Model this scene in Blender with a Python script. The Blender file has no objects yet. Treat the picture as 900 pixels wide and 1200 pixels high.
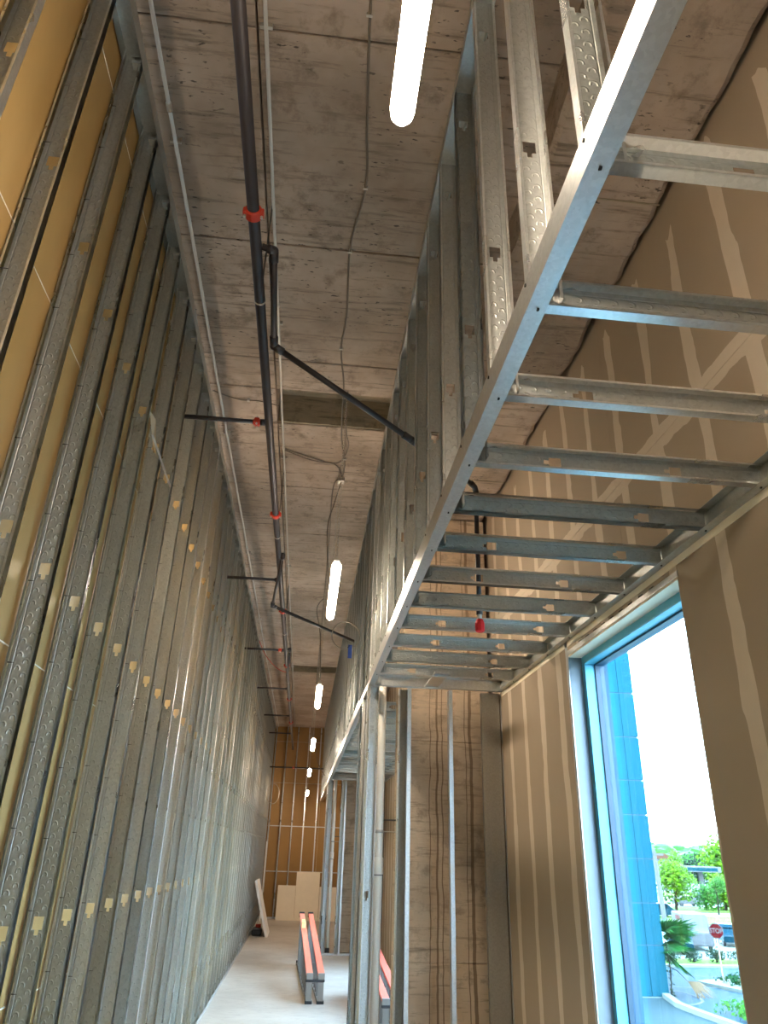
import bpy, bmesh, math, random
from mathutils import Vector, Matrix
random.seed(7)
S = bpy.context.scene
C = S.collection
PI = math.pi

# ------------------------------------------------------------------ camera, world, sun, exposure
FPX = 838.5
yaw, pit, rol = (math.radians(a) for a in (5.31, 25.33, 1.73))
fwd = Vector((math.sin(yaw)*math.cos(pit), math.cos(yaw)*math.cos(pit), math.sin(pit)))
rgt = Vector((math.cos(yaw), -math.sin(yaw), 0)); up = rgt.cross(fwd)
r2 = rgt*math.cos(rol)+up*math.sin(rol); u2 = -rgt*math.sin(rol)+up*math.cos(rol)
cam = bpy.data.cameras.new('camera'); co = bpy.data.objects.new('camera', cam); C.objects.link(co)
cam.sensor_fit = 'VERTICAL'; cam.sensor_height = 36.0; cam.lens = FPX/1200*36.0
cam.clip_start = 0.02; cam.clip_end = 2000
co.matrix_world = Matrix(((r2.x, u2.x, -fwd.x, 0), (r2.y, u2.y, -fwd.y, 0), (r2.z, u2.z, -fwd.z, 0), (0, 0, 0, 1)))
S.camera = co
S.view_settings.view_transform = 'Standard'; S.view_settings.look = 'None'
S.view_settings.gamma = 1.0; S.view_settings.use_curve_mapping = False
S.view_settings.exposure = 1.22
LAMP = 52.0
SKY = 11.0

world = bpy.data.worlds.new('world'); S.world = world; world.use_nodes = True
wn = world.node_tree; wn.nodes.clear()
wo = wn.nodes.new('ShaderNodeOutputWorld'); wb = wn.nodes.new('ShaderNodeBackground')
wt = wn.nodes.new('ShaderNodeTexCoord'); ws = wn.nodes.new('ShaderNodeSeparateXYZ'); wr = wn.nodes.new('ShaderNodeValToRGB')
wr.color_ramp.elements[0].position = 0.0; wr.color_ramp.elements[0].color = (1, 1, 1, 1)
wr.color_ramp.elements[1].position = 0.9; wr.color_ramp.elements[1].color = (.55, .78, 1, 1)
wn.links.new(wt.outputs['Generated'], ws.inputs[0]); wn.links.new(ws.outputs['Z'], wr.inputs[0])
wn.links.new(wr.outputs[0], wb.inputs[0]); wb.inputs[1].default_value = SKY
wn.links.new(wb.outputs[0], wo.inputs[0])
sun = bpy.data.lights.new('sun', 'SUN'); so = bpy.data.objects.new('sun', sun); C.objects.link(so)
sun.energy = 3.5; sun.color = (1, .95, .85); sun.angle = .02
so.rotation_euler = (math.radians(38), math.radians(-26), 0)      # from behind the building, high

# ------------------------------------------------------------------ materials
def nt(name):
    m = bpy.data.materials.new(name); m.use_nodes = True
    n = m.node_tree; b = n.nodes['Principled BSDF']
    return m, n, b
def nd(n, t, **k):
    x = n.nodes.new(t)
    for a, v in k.items():
        if a.startswith('i_'):
            x.inputs[a[2:].replace('_', ' ')].default_value = v
        else: setattr(x, a, v)
    return x
def math_(n, op, a, b=None, c=None):
    x = n.nodes.new('ShaderNodeMath'); x.operation = op
    for i, v in enumerate((a, b, c)):
        if v is None: continue
        if isinstance(v, (int, float)): x.inputs[i].default_value = v
        else: n.links.new(v, x.inputs[i])
    return x.outputs[0]
def ramp(n, src, stops):
    r = n.nodes.new('ShaderNodeValToRGB'); e = r.color_ramp.elements
    e[0].position, e[0].color = stops[0][0], (*stops[0][1], 1)
    e[1].position, e[1].color = stops[-1][0], (*stops[-1][1], 1)
    for p, c in stops[1:-1]:
        q = e.new(p); q.color = (*c, 1)
    n.links.new(src, r.inputs[0]); return r.outputs[0]
def coords(n, scale=(1, 1, 1), world_=False):
    if world_:
        g = n.nodes.new('ShaderNodeNewGeometry'); o = g.outputs['Position']
    else:
        g = n.nodes.new('ShaderNodeTexCoord'); o = g.outputs['Object']
    m = n.nodes.new('ShaderNodeMapping'); m.inputs['Scale'].default_value = scale
    n.links.new(o, m.inputs[0]); return m.outputs[0]
def noise(n, vec, scale, detail=4, rough=.6):
    x = n.nodes.new('ShaderNodeTexNoise'); x.inputs['Scale'].default_value = scale
    x.inputs['Detail'].default_value = detail; x.inputs['Roughness'].default_value = rough
    n.links.new(vec, x.inputs['Vector']); return x.outputs['Fac']
def mixc(n, fac, a, b):
    x = n.nodes.new('ShaderNodeMix'); x.data_type = 'RGBA'
    if isinstance(fac, (int, float)): x.inputs[0].default_value = fac
    else: n.links.new(fac, x.inputs[0])
    for i, v in ((6, a), (7, b)):
        if isinstance(v, tuple): x.inputs[i].default_value = (*v, 1)
        else: n.links.new(v, x.inputs[i])
    return x.outputs[2]
def bump(n, b, h, strength, dist=.002):
    x = n.nodes.new('ShaderNodeBump'); x.inputs['Strength'].default_value = strength
    x.inputs['Distance'].default_value = dist
    n.links.new(h, x.inputs['Height']); n.links.new(x.outputs[0], b.inputs['Normal'])

def simple(name, col, rough=.6, metal=0., var=.12, scale=8., spec=None):
    m, n, b = nt(name); v = coords(n)
    f = noise(n, v, scale)
    c = mixc(n, f, tuple(x*(1-var) for x in col), tuple(min(1, x*(1+var)) for x in col))
    n.links.new(c, b.inputs['Base Color']); b.inputs['Roughness'].default_value = rough
    b.inputs['Metallic'].default_value = metal
    if spec is not None: b.inputs['Specular IOR Level'].default_value = spec
    return m

def galvanised(name, dimples=False, base=(.56, .57, .545), rough=.36, plain=False):
    m, n, b = nt(name)
    v = coords(n)
    vo = n.nodes.new('ShaderNodeTexVoronoi'); vo.inputs['Scale'].default_value = 90
    n.links.new(v, vo.inputs['Vector'])
    sp = math_(n, 'MULTIPLY', vo.outputs['Color'], 1.0)
    c1 = mixc(n, sp, tuple(x*.90 for x in base), tuple(x*1.06 for x in base))
    st = noise(n, v, 2.5, 3) if plain else noise(n, coords(n, (14, 14, .7)), 3, 5)
    c2 = mixc(n, st, (.80, .80, .78), (1, 1, 1))
    mx = n.nodes.new('ShaderNodeMix'); mx.data_type = 'RGBA'; mx.blend_type = 'MULTIPLY'; mx.inputs[0].default_value = 1
    n.links.new(c1, mx.inputs[6]); n.links.new(c2, mx.inputs[7])
    n.links.new(mx.outputs[2], b.inputs['Base Color'])
    b.inputs['Metallic'].default_value = .78 if dimples else .86
    rr = math_(n, 'MULTIPLY_ADD', st, .22, rough-.08)
    n.links.new(rr, b.inputs['Roughness'])
    if dimples:      # rows of pressed arcs and two long ribs along the web (local x across, z along)
        tc = n.nodes.new('ShaderNodeTexCoord'); s = n.nodes.new('ShaderNodeSeparateXYZ')
        n.links.new(tc.outputs['Object'], s.inputs[0])
        ax = math_(n, 'SUBTRACT', math_(n, 'ABSOLUTE', s.outputs['X']), .046)
        hh = None
        for off, ph in ((-.014, 0.), (.014, .5)):
            u = math_(n, 'DIVIDE', math_(n, 'SUBTRACT', ax, off), .012)
            w = math_(n, 'SUBTRACT', math_(n, 'FRACT', math_(n, 'ADD', math_(n, 'DIVIDE', s.outputs['Z'], .05), ph)), .5)
            w2 = math_(n, 'MULTIPLY', w, 3.4)
            r = math_(n, 'SQRT', math_(n, 'ADD', math_(n, 'MULTIPLY', u, u), math_(n, 'MULTIPLY', w2, w2)))
            ring = math_(n, 'SUBTRACT', 1.0, math_(n, 'MINIMUM', math_(n, 'MULTIPLY', math_(n, 'ABSOLUTE', math_(n, 'SUBTRACT', r, .8)), 3.2), 1.0))
            ring = math_(n, 'MULTIPLY', ring, math_(n, 'GREATER_THAN', w2, -.25))
            hh = ring if hh is None else math_(n, 'MAXIMUM', hh, ring)
        for off in (-.031, .031):
            g = math_(n, 'SUBTRACT', 1.0, math_(n, 'MINIMUM', math_(n, 'DIVIDE', math_(n, 'ABSOLUTE', math_(n, 'SUBTRACT', ax, off)), .003), 1.0))
            hh = math_(n, 'SUBTRACT', hh, g)
        bump(n, b, hh, .6, .003)
    elif not plain:
        bump(n, b, st, .15, .002)
    return m

def concrete(name, base, dark, warm=None, streak=(2.0, 22, 22), rough=.85, rust=False, pits=.0):
    m, n, b = nt(name)
    v = coords(n, world_=True)
    big = noise(n, v, .9, 5, .65)
    c = mixc(n, ramp(n, big, [(.35, (0, 0, 0)), (.68, (1, 1, 1))]), dark, base)
    st = noise(n, coords(n, streak, True), 1.0, 6, .7)
    c = mixc(n, ramp(n, st, [(.32, (.9, .9, .9)), (.47, (0, 0, 0))]), c, tuple(x*.55 for x in dark))
    md = noise(n, v, 5, 6, .7)
    c = mixc(n, ramp(n, md, [(.32, (.9, .9, .9)), (.47, (0, 0, 0))]), c, tuple(x*.7 for x in dark))
    sp = noise(n, coords(n, (17, 48, 48), True), 1.0, 3, .55)
    sp2 = noise(n, v, 2.1, 2, .5)
    pit_ = math_(n, 'MULTIPLY', ramp(n, sp, [(.63, (0, 0, 0)), (.68, (1, 1, 1))]), ramp(n, sp2, [(.45, (0, 0, 0)), (.56, (1, 1, 1))]))
    c = mixc(n, math_(n, 'MULTIPLY', pit_, pits), c, (.03, .024, .018))
    if rust:
        g = n.nodes.new('ShaderNodeNewGeometry'); s = n.nodes.new('ShaderNodeSeparateXYZ'); n.links.new(g.outputs['Position'], s.inputs[0])
        wob = math_(n, 'MULTIPLY', math_(n, 'SUBTRACT', noise(n, coords(n, (1, 1, 1.6), True), 1.5, 3), .5), .05)
        xx = math_(n, 'ADD', s.outputs['X'], wob)
        for x0, w in ((1.12, .004), (1.185, .009), (1.232, .005), (1.45, .004), (1.497, .014)):
            k = math_(n, 'LESS_THAN', math_(n, 'ABSOLUTE', math_(n, 'SUBTRACT', xx, x0)), w)
            c = mixc(n, math_(n, 'MULTIPLY', k, .75), c, (.15, .085, .042))
    n.links.new(c, b.inputs['Base Color']); b.inputs['Roughness'].default_value = rough
    bump(n, b, math_(n, 'ADD', st, md), .5, .01)
    return m

M = {}
M['galv_web'] = galvanised('galvanised_dimpled', True, (.60, .61, .59), .47)
M['galv'] = galvanised('galvanised_plain')
M['galv_flange_lit'] = galvanised('galvanised_flange_lit', False, (.84, .85, .84), .26, True)  # paler than the web: the flanges' bright highlight is painted into the base
M['galv_light'] = galvanised('galvanised_light', False, (.74, .75, .74), .30)
M['slab'] = concrete('slab_concrete', (.48, .38, .305), (.26, .20, .15), pits=.85)
M['column'] = concrete('column_concrete', (.74, .58, .41), (.47, .35, .24), streak=(2.5, 2.5, 24), rust=True)
M['column_dark'] = concrete('column_concrete_plain', (.58, .45, .32), (.42, .32, .22), streak=(2.5, 2.5, 24))
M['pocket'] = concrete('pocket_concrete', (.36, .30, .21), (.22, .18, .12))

def floor_mat():
    m, n, b = nt('floor_concrete')
    v = coords(n, world_=True)
    f = noise(n, v, .8, 6, .65)
    c = mixc(n, ramp(n, f, [(.3, (0, 0, 0)), (.7, (1, 1, 1))]), (.34, .29, .235), (.50, .45, .39))
    f2 = noise(n, coords(n, (3, 8, 3), True), 2, 6, .75)
    c = mixc(n, ramp(n, f2, [(.28, (.6, .6, .6)), (.48, (0, 0, 0))]), c, (.24, .19, .15))
    n.links.new(c, b.inputs['Base Color']); b.inputs['Roughness'].default_value = .55
    bump(n, b, f2, .2, .004)
    return m
M['floor'] = floor_mat()

def paper_back():
    m, n, b = nt('brown_board_paper')
    f = noise(n, coords(n, (1, 1, .35), True), 1.6, 5, .6)
    c = mixc(n, ramp(n, f, [(.3, (0, 0, 0)), (.7, (1, 1, 1))]), (.31, .19, .06), (.44, .285, .11))
    n.links.new(c, b.inputs['Base Color']); b.inputs['Roughness'].default_value = .5
    return m
M['paper'] = paper_back()
M['gypsum'] = simple('gypsum_edge', (.80, .76, .68), .8)
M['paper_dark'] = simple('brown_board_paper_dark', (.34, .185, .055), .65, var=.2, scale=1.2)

def board_face():
    # finished board: brownish paper with paler filler bands over each screw line and over the long joint
    m, n, b = nt('taped_board_face')
    g = n.nodes.new('ShaderNodeNewGeometry'); s = n.nodes.new('ShaderNodeSeparateXYZ'); n.links.new(g.outputs['Position'], s.inputs[0])
    w = coords(n, (1, 1, 1), True)
    wob = math_(n, 'MULTIPLY', math_(n, 'SUBTRACT', noise(n, w, 2.2, 3), .5), .07)
    yy = math_(n, 'ADD', math_(n, 'ADD', s.outputs['Y'], wob), 50-2.355+.215)
    fr = math_(n, 'ABSOLUTE', math_(n, 'SUBTRACT', math_(n, 'FRACT', math_(n, 'DIVIDE', yy, .43)), .5))
    wid = math_(n, 'MULTIPLY_ADD', noise(n, coords(n, (1, 6, .9), True), 1.3, 3), .26, -.025)
    band = math_(n, 'LESS_THAN', fr, wid)
    zf = math_(n, 'ABSOLUTE', math_(n, 'ADD', math_(n, 'SUBTRACT', s.outputs['Z'], 2.0), wob))
    wid2 = math_(n, 'MULTIPLY_ADD', noise(n, w, 4, 4), .06, .035)
    band2 = math_(n, 'LESS_THAN', zf, wid2)
    fade = math_(n, 'LESS_THAN', s.outputs['Z'], math_(n, 'MULTIPLY_ADD', noise(n, coords(n, (1, 3, .1), True), 2, 2), .5, 2.85))
    bb = math_(n, 'MAXIMUM', math_(n, 'MULTIPLY', band, fade), band2)
    f = noise(n, w, 1.1, 4)
    base = mixc(n, f, (.31, .238, .168), (.375, .295, .21))
    mud = mixc(n, noise(n, w, 14, 3), (.62, .52, .41), (.70, .60, .48))
    c = mixc(n, math_(n, 'MULTIPLY', bb, .7), base, mud)
    n.links.new(c, b.inputs['Base Color']); b.inputs['Roughness'].default_value = .75
    bump(n, b, bb, .3, .002)
    return m
M['board'] = board_face()
M['white_board'] = simple('ivory_board', (.78, .68, .53), .7, var=.06)
M['white'] = simple('white_paint', (.85, .83, .79), .6, var=.04)
M['black_pipe'] = simple('black_steel_pipe', (.035, .030, .033), .42, .2, .3)
M['red'] = simple('red_iron', (.50, .035, .015), .45, .0, .2)
M['bright_red'] = simple('bright_red_plastic', (.75, .015, .02), .4)
M['pvc'] = simple('cream_pvc', (.84, .77, .66), .35, var=.05)
M['conduit'] = simple('grey_conduit', (.50, .46, .40), .35, .6)
M['cable'] = simple('grey_cable', (.16, .13, .10), .6)
M['dark_metal'] = simple('dark_metal', (.10, .095, .085), .5, .5)
M['grey_plastic'] = simple('grey_plastic', (.16, .145, .13), .5)
M['shade_grey'] = simple('grey_board', (.30, .275, .24), .8)
M['rail'] = simple('coral_fibreglass', (.72, .13, .08), .42, var=.08)
M['yellow_label'] = simple('yellow_label', (.85, .62, .25), .5)
M['aluminium'] = simple('aluminium', (.24, .215, .19), .45, .5)
M['black'] = simple('black_rubber', (.02, .018, .017), .7)
M['blue_tag'] = simple('blue_tag', (.03, .11, .55), .5)
M['frame_blue'] = simple('pale_blue_frame', (.10, .40, .55), .4, .1, .05)
M['flashing'] = simple('blue_grey_flashing', (.17, .20, .23), .45, .3, .06)
M['gasket'] = simple('navy_gasket', (.012, .05, .09), .4)
M['blue_panel'] = simple('blue_metal_panel', (.002, .044, .064), .7, .0, .12, .35, spec=.08)
M['ext_wall'] = simple('outer_wall', (.02, .05, .08), .8)

def lamp_mat():
    m, n, b = nt('lamp_lens')
    b.inputs['Base Color'].default_value = (.9, .88, .85, 1)
    b.inputs['Emission Color'].default_value = (1, .84, .66, 1); b.inputs['Emission Strength'].default_value = LAMP
    return m
M['lens'] = lamp_mat()
def glass_mat():
    m = bpy.data.materials.new('tinted_window_glass'); m.use_nodes = True; n = m.node_tree; n.nodes.clear()
    o = n.nodes.new('ShaderNodeOutputMaterial'); t = n.nodes.new('ShaderNodeBsdfTransparent'); g = n.nodes.new('ShaderNodeBsdfGlossy')
    t.inputs[0].default_value = (.77, .905, 1.0, 1); g.inputs['Roughness'].default_value = .02
    g.inputs[0].default_value = (.8, .9, 1, 1)
    ge = n.nodes.new('ShaderNodeNewGeometry'); dt = n.nodes.new('ShaderNodeVectorMath'); dt.operation = 'DOT_PRODUCT'
    n.links.new(ge.outputs['Normal'], dt.inputs[0]); n.links.new(ge.outputs['Incoming'], dt.inputs[1])
    q = math_(n, 'SUBTRACT', 1.0, math_(n, 'ABSOLUTE', dt.outputs['Value']))
    q = math_(n, 'MULTIPLY_ADD', math_(n, 'POWER', q, 5), .9, .02)
    x = n.nodes.new('ShaderNodeMixShader'); n.links.new(q, x.inputs[0]); n.links.new(t.outputs[0], x.inputs[1]); n.links.new(g.outputs[0], x.inputs[2])
    n.links.new(x.outputs[0], o.inputs[0]); return m
M['glass'] = glass_mat()

# ------------------------------------------------------------------ helpers
def link(name, bm, mat, parent=None, smooth=False, loc=None):
    me = bpy.data.meshes.new(name); bmesh.ops.recalc_face_normals(bm, faces=bm.faces); bm.to_mesh(me); bm.free()
    if isinstance(mat, (list, tuple)):
        for x in mat: me.materials.append(x)
    else: me.materials.append(mat)
    if smooth:
        for p in me.polygons: p.use_smooth = True
    o = bpy.data.objects.new(name, me); C.objects.link(o)
    if parent: o.parent = parent
    if loc: o.location = loc
    return o
def again(o, parent, loc=None, rot=None, scale=None):
    c = o.copy(); C.objects.link(c); c.parent = parent
    if loc is not None: c.location = loc
    if rot is not None: c.rotation_euler = rot
    if scale is not None: c.scale = scale
    return c
def empty(name, loc=(0, 0, 0), rz=0, kind=None):
    o = bpy.data.objects.new(name, None); C.objects.link(o); o.location = loc; o.rotation_euler = (0, 0, rz)
    o.empty_display_size = .1
    if kind: o['kind'] = kind
    return o
def tag(o, label, cat, group=None):
    o['label'] = label; o['category'] = cat
    if group: o['group'] = group
    return o
def thing(name, label, cat, loc=(0, 0, 0), rz=0, group=None):
    return tag(empty(name, loc, rz), label, cat, group)
def copy_tree(o, parent=None):
    c = o.copy(); C.objects.link(c); c.parent = parent
    for ch in list(o.children): copy_tree(ch, c)
    return c
def box(bm, x0, x1, y0, y1, z0, z1, mi=0, bev=0):
    vs = [bm.verts.new(p) for p in ((x0, y0, z0), (x1, y0, z0), (x1, y1, z0), (x0, y1, z0), (x0, y0, z1), (x1, y0, z1), (x1, y1, z1), (x0, y1, z1))]
    fs = []
    for q in ((3, 2, 1, 0), (4, 5, 6, 7), (0, 1, 5, 4), (1, 2, 6, 5), (2, 3, 7, 6), (3, 0, 4, 7)):
        f = bm.faces.new([vs[i] for i in q]); f.material_index = mi; fs.append(f)
    if bev:
        es = list({e for f in fs for e in f.edges})
        bmesh.ops.bevel(bm, geom=es, offset=bev, segments=1, affect='EDGES')
    return bm
def B(*a, **k):
    return box(bmesh.new(), *a, **k)
def tube(bm, pts, r, seg=10, cap=True):
    pts = [Vector(p) for p in pts]
    rings = []
    ref = None
    for i, p in enumerate(pts):
        if i == 0: t = pts[1]-p
        elif i == len(pts)-1: t = p-pts[i-1]
        else: t = (pts[i+1]-p).normalized()+(p-pts[i-1]).normalized()
        t.normalize()
        if ref is None:
            ref = Vector((0, 0, 1)) if abs(t.z) < .9 else Vector((1, 0, 0))
        a = t.cross(ref).normalized(); b = t.cross(a).normalized(); ref = -b if ref.dot(-b) > 0 else b
        b = ref.cross(t).normalized() if False else b
        rr = r[i] if isinstance(r, (list, tuple)) else r
        rings.append([bm.verts.new(p+a*math.cos(2*PI*k/seg)*rr+b*math.sin(2*PI*k/seg)*rr) for k in range(seg)])
    for i in range(len(rings)-1):
        A, D = rings[i], rings[i+1]
        # match the nearest start vertex so that rings never twist
        best = min(range(seg), key=lambda s: (A[0].co-pts[i]-(D[s].co-pts[i+1])).length)
        for k in range(seg):
            bm.faces.new((A[k], A[(k+1) % seg], D[(k+1+best) % seg], D[(k+best) % seg]))
        rings[i+1] = D[best:]+D[:best]
    if cap:
        bm.faces.new(rings[0]); bm.faces.new(rings[-1][::-1])
    return bm
def T(pts, r, seg=10): return tube(bmesh.new(), pts, r, seg)
def solid(bm, t):
    bmesh.ops.solidify(bm, geom=list(bm.faces), thickness=t)
    return bm

# metal sections -----------------------------------------------------------
def stud_bm(L, holes, s=1, d=.092, f=.034, lip=.008):
    """C stud: web in y=0 from x=0 to x=s*d, flanges pointing to -y, length along +z, knockouts cut through the web."""
    bm = bmesh.new()
    xs = [0, .026, .038, .054, .066, d]
    zs = {0.0, L}
    for h in holes:
        zs |= {h-.042, h-.022, h+.026}
    zs = sorted(zs)
    g = [[bm.verts.new((s*x, 0, z)) for x in xs] for z in zs]
    def hole(i, k):
        zc = (zs[i]+zs[i+1])/2
        for h in holes:
            if h-.022 < zc < h+.026 and 1 <= k <= 3: return True
            if h-.042 < zc < h-.022 and k == 2: return True
        return False
    for i in range(len(zs)-1):
        for k in range(5):
            if not hole(i, k): bm.faces.new((g[i][k], g[i][k+1], g[i+1][k+1], g[i+1][k]))
    for k, sx in ((0, 1), (5, -1)):
        prev = [row[k] for row in g]
        for (px_, py_) in ((prev[0].co.x, -f), (prev[0].co.x+s*sx*lip, -f)):
            cur = [bm.verts.new((px_, py_, z)) for z in zs]
            for i in range(len(zs)-1): bm.faces.new((prev[i], prev[i+1], cur[i+1], cur[i])).material_index = 1
            prev = cur
    return solid(bm, .0013)
def track_bm(p0, p1, web, leg, out):
    """U track: runs p0->p1; web vector, leg vector (both legs alike)."""
    p0, p1, web, leg = map(Vector, (p0, p1, web, leg)); th = .0018
    bm = bmesh.new()
    def slab_(o, u, v):      # thin plate spanned by run x u, thickened inward along v
        q = [o, o+u, o+u+v.normalized()*th, o+v.normalized()*th]
        A_ = [bm.verts.new(c) for c in q]; B_ = [bm.verts.new(c+(p1-p0)) for c in q]
        bm.faces.new(A_); bm.faces.new(B_[::-1])
        for i in range(4): bm.faces.new((A_[i], A_[(i+1) % 4], B_[(i+1) % 4], B_[i]))
    slab_(p0, web, leg)
    e = leg.normalized()*th*1.02
    slab_(p0+e, leg-e, web); slab_(p0+web+e, leg-e, -web)
    return bm

FZ = -1.84      # floor level (the camera is the origin)
CZ = 3.48       # underside of slab
YF = 23.6       # far wall
YN = -9.0       # wall behind the camera

# ------------------------------------------------------------------ setting: floor and ceiling
fl = link('floor', B(-1.3, 1.95, YN-.2, YF+.3, FZ-.25, FZ), M['floor']); fl['kind'] = 'structure'

ceil = empty('ceiling', (0, 0, CZ), kind='structure')
link('slab', B(-1.35, 1.72, YN-.2, YF+.3, .37, .62), M['slab'], ceil)
link('roof_edge', B(1.72, 2.05, YN-.2, YF+.3, .45, .62), M['slab'], ceil)
ys = [YN, -7.6, -6.2, -4.8, -3.3, -1.9, -.55, .8, 2.13, 3.46, 4.66, 5.07, 5.60, 6.85, 8.1, 9.3, 10.5, 11.7, 12.9, 14.1, 15.15, 15.75, 17, 18.2, 19.4, 20.6, 21.8, 23.0, YF+.1]
g = .005
for i in range(len(ys)-1):
    a, b_ = ys[i], ys[i+1]
    pocket = abs(a-5.07) < .01 or abs(a-15.15) < .01
    for (x0, x1) in ((-1.35, -.47), (-.47, 1.02)):
        if pocket and x0 > -.5: continue
        link('form_panel', B(x0+g, x1-g, a+g, b_-g, random.uniform(0, .004), .36, bev=.004), M['slab'], ceil)
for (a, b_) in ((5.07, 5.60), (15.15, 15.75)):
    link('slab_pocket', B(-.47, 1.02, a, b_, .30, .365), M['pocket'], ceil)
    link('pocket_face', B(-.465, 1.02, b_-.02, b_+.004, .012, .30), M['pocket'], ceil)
# edge beam with a ragged outer edge
bm = bmesh.new(); rows = []
N = 420
for i in range(N+1):
    y = YN+(YF-YN)*i/N
    e = 1.695+random.uniform(-.012, .008)+.014*math.sin(y*7.3)*math.sin(y*2.9+1); l = 1.0+random.uniform(-.008, .008)
    rows.append([bm.verts.new(p) for p in ((l, y, .37), (l, y, -.26), (l+.03, y, -.285), (e-.03, y, -.285+random.uniform(0, .006)), (e, y, -.262), (e+.006, y, .37))])
for i in range(N):
    for k in range(5): bm.faces.new((rows[i][k], rows[i][k+1], rows[i+1][k+1], rows[i+1][k]))
bm.faces.new(rows[0]); bm.faces.new(rows[-1][::-1])
link('edge_beam', bm, M['slab'], ceil)
for y in (2.62, 5.88, 9.1, 12.3):
    link('beam_seam', B(1.02, 1.69, y, y+.008, -.2875, -.280), M['pocket'], ceil)

# ------------------------------------------------------------------ left stud wall
XL = -1.02
wl = empty('wall_left', (XL, 0, FZ), kind='structure')
H = CZ-FZ
knk = [-1.59-FZ, -.32-FZ, .95-FZ, 2.22-FZ]
link('backing', B(-.20, -.125, YN-.2, YF+.3, 0, H+.3), M['gypsum'], wl)
seam = [0, FZ*-1-.60, -FZ+.645, -FZ+1.905, -FZ+3.19, H+.05]
for r_, (z0, z1) in enumerate(zip(seam[:-1], seam[1:])):
    y = YN-1.1*(r_ % 3)
    first = None
    while y < YF:
        y1 = min(y+3.66, YF)
        xo = -.1135-random.uniform(0, .002)
        ob = link('board_sheet', B(xo-.010, xo+.013, max(y, YN)+.002, y1-.002, z0+.003, z1-.003), M['paper'], wl)
        link('board_edge', B(xo-.008, xo+.0142, max(y, YN), y1, z1-.0035, z1+.002), M['gypsum'], ob)
        y += 3.66
proto = link('stud', stud_bm(H-.012, knk, -1), [M['galv_web'], M['galv_flange_lit']], wl)
LY = [3.565+.410*k for k in range(-14, 49)]
for i, y in enumerate(LY):
    o = proto if i == 0 else again(proto, wl)
    o.location = (0, y, .006)
    o.rotation_euler = (0, 0, random.uniform(-.001, .001))
for nm, z, s in (('floor_track', 0.003, 1), ('top_track', H-.003, -1)):
    link(nm, track_bm((.002, YN+.05, z), (.002, YF-.02, z), (-.095, 0, 0), (0, 0, s*(.05 if s > 0 else .085)), 0), M['galv'], wl)
# screw tips poking through the flanges against the board: nobody counts them
bm = bmesh.new()
for y in LY:
    z = .25+random.uniform(0, .1)
    while z < H-.2:
        tube(bm, [(-.092, y-.018, z), (-.066, y-.018, z)], [.0028, .001], 5); z += .305+random.uniform(-.03, .03)
o = link('screw_tips', bm, M['dark_metal'], wl); o['kind'] = 'stuff'
# blocking tabs at stud heads
clip = None
for i, y in enumerate(LY):
    if 1 < y < 9:
        bmc = bmesh.new(); box(bmc, -.040, .0, -.040, -.002, 0, .018)
        if clip is None: clip = link('head_clip', bmc, M['galv_light'], wl)
        else: bmc.free(); clip = again(clip, wl)
        clip.location = (-.002, y, H-.11)

# far wall -----------------------------------------------------------------
wf = empty('wall_far', (0, YF, FZ), kind='structure')
link('backing', B(-1.3, 1.95, .14, .25, 0, H+.3), M['gypsum'], wf)
zz = [0, 1.21, 2.43, 3.65, 4.87, H+.02]
for i in range(5):
    for (x0, x1) in ((-1.3, .50), (.50, 1.9)):
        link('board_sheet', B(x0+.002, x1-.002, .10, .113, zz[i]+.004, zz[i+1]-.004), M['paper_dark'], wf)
p2 = None
for k, x in enumerate((-1.0, -.66, -.32, .03, .40, .77, 1.14, 1.5)):
    if p2 is None:
        p2 = link('stud', stud_bm(H-.01, knk, 1), [M['galv_light'], M['galv_flange_lit']], wf)
    else: p2 = again(p2, wf)
    p2.location = (x, .004, .005); p2.rotation_euler = (0, 0, PI/2)
link('floor_track', track_bm((-1.3, .002, .003), (1.9, .002, .003), (0, .095, 0), (0, 0, .04), 0), M['galv_light'], wf)
link('strap', B(-.95, 1.6, .085, .0985, 2.42, 2.445), M['galv_light'], wf)
link('strap', B(-.95, 1.6, .085, .0985, 1.20, 1.225), M['galv_light'], wf)
wbk = link('wall_back', B(-1.35, 1.95, YN-.25, YN, FZ, CZ+.4), M['white_board']); wbk['kind'] = 'structure'

# ------------------------------------------------------------------ bulkhead stud wall over the soffits
XB = .50
SB = 1.315      # underside of soffit frame
wb_ = empty('wall_bulkhead', (XB, 0, SB), kind='structure')
HB = CZ-SB
BY = [1.04, 1.46, 1.89, 2.32, 2.74, 3.17, 3.61, 4.05, 4.5, 4.97, 5.44, 5.92, 6.36]
y = 6.36
while y < YF-.6:
    y += .43; BY.append(y)
BY = [1.04-.43*k for k in range(8, 0, -1)]+BY
pb = link('stud', stud_bm(HB-.035, [.62, 1.89], 1, d=.092), [M['galv_web'], M['galv_flange_lit']], wb_)
for i, y in enumerate(BY):
    o = pb if i == 0 else again(pb, wb_)
    o.location = (.004, y, .03); o.rotation_euler = (0, 0, random.uniform(-.004, .004))
link('top_track', track_bm((.002, YN+.05, HB-.003), (.002, YF-.02, HB-.003), (.096, 0, 0), (0, 0, -.07), 0), M['galv'], wb_)
link('bottom_track', track_bm((.0, 6.36, .002), (.0, 7.5, .002), (.095, 0, 0), (0, 0, .05), 0), M['galv_light'], wb_)
link('bottom_track', track_bm((.0, 16.1, .002), (.0, YF-.02, .002), (.095, 0, 0), (0, 0, .05), 0), M['galv_light'], wb_)

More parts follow.
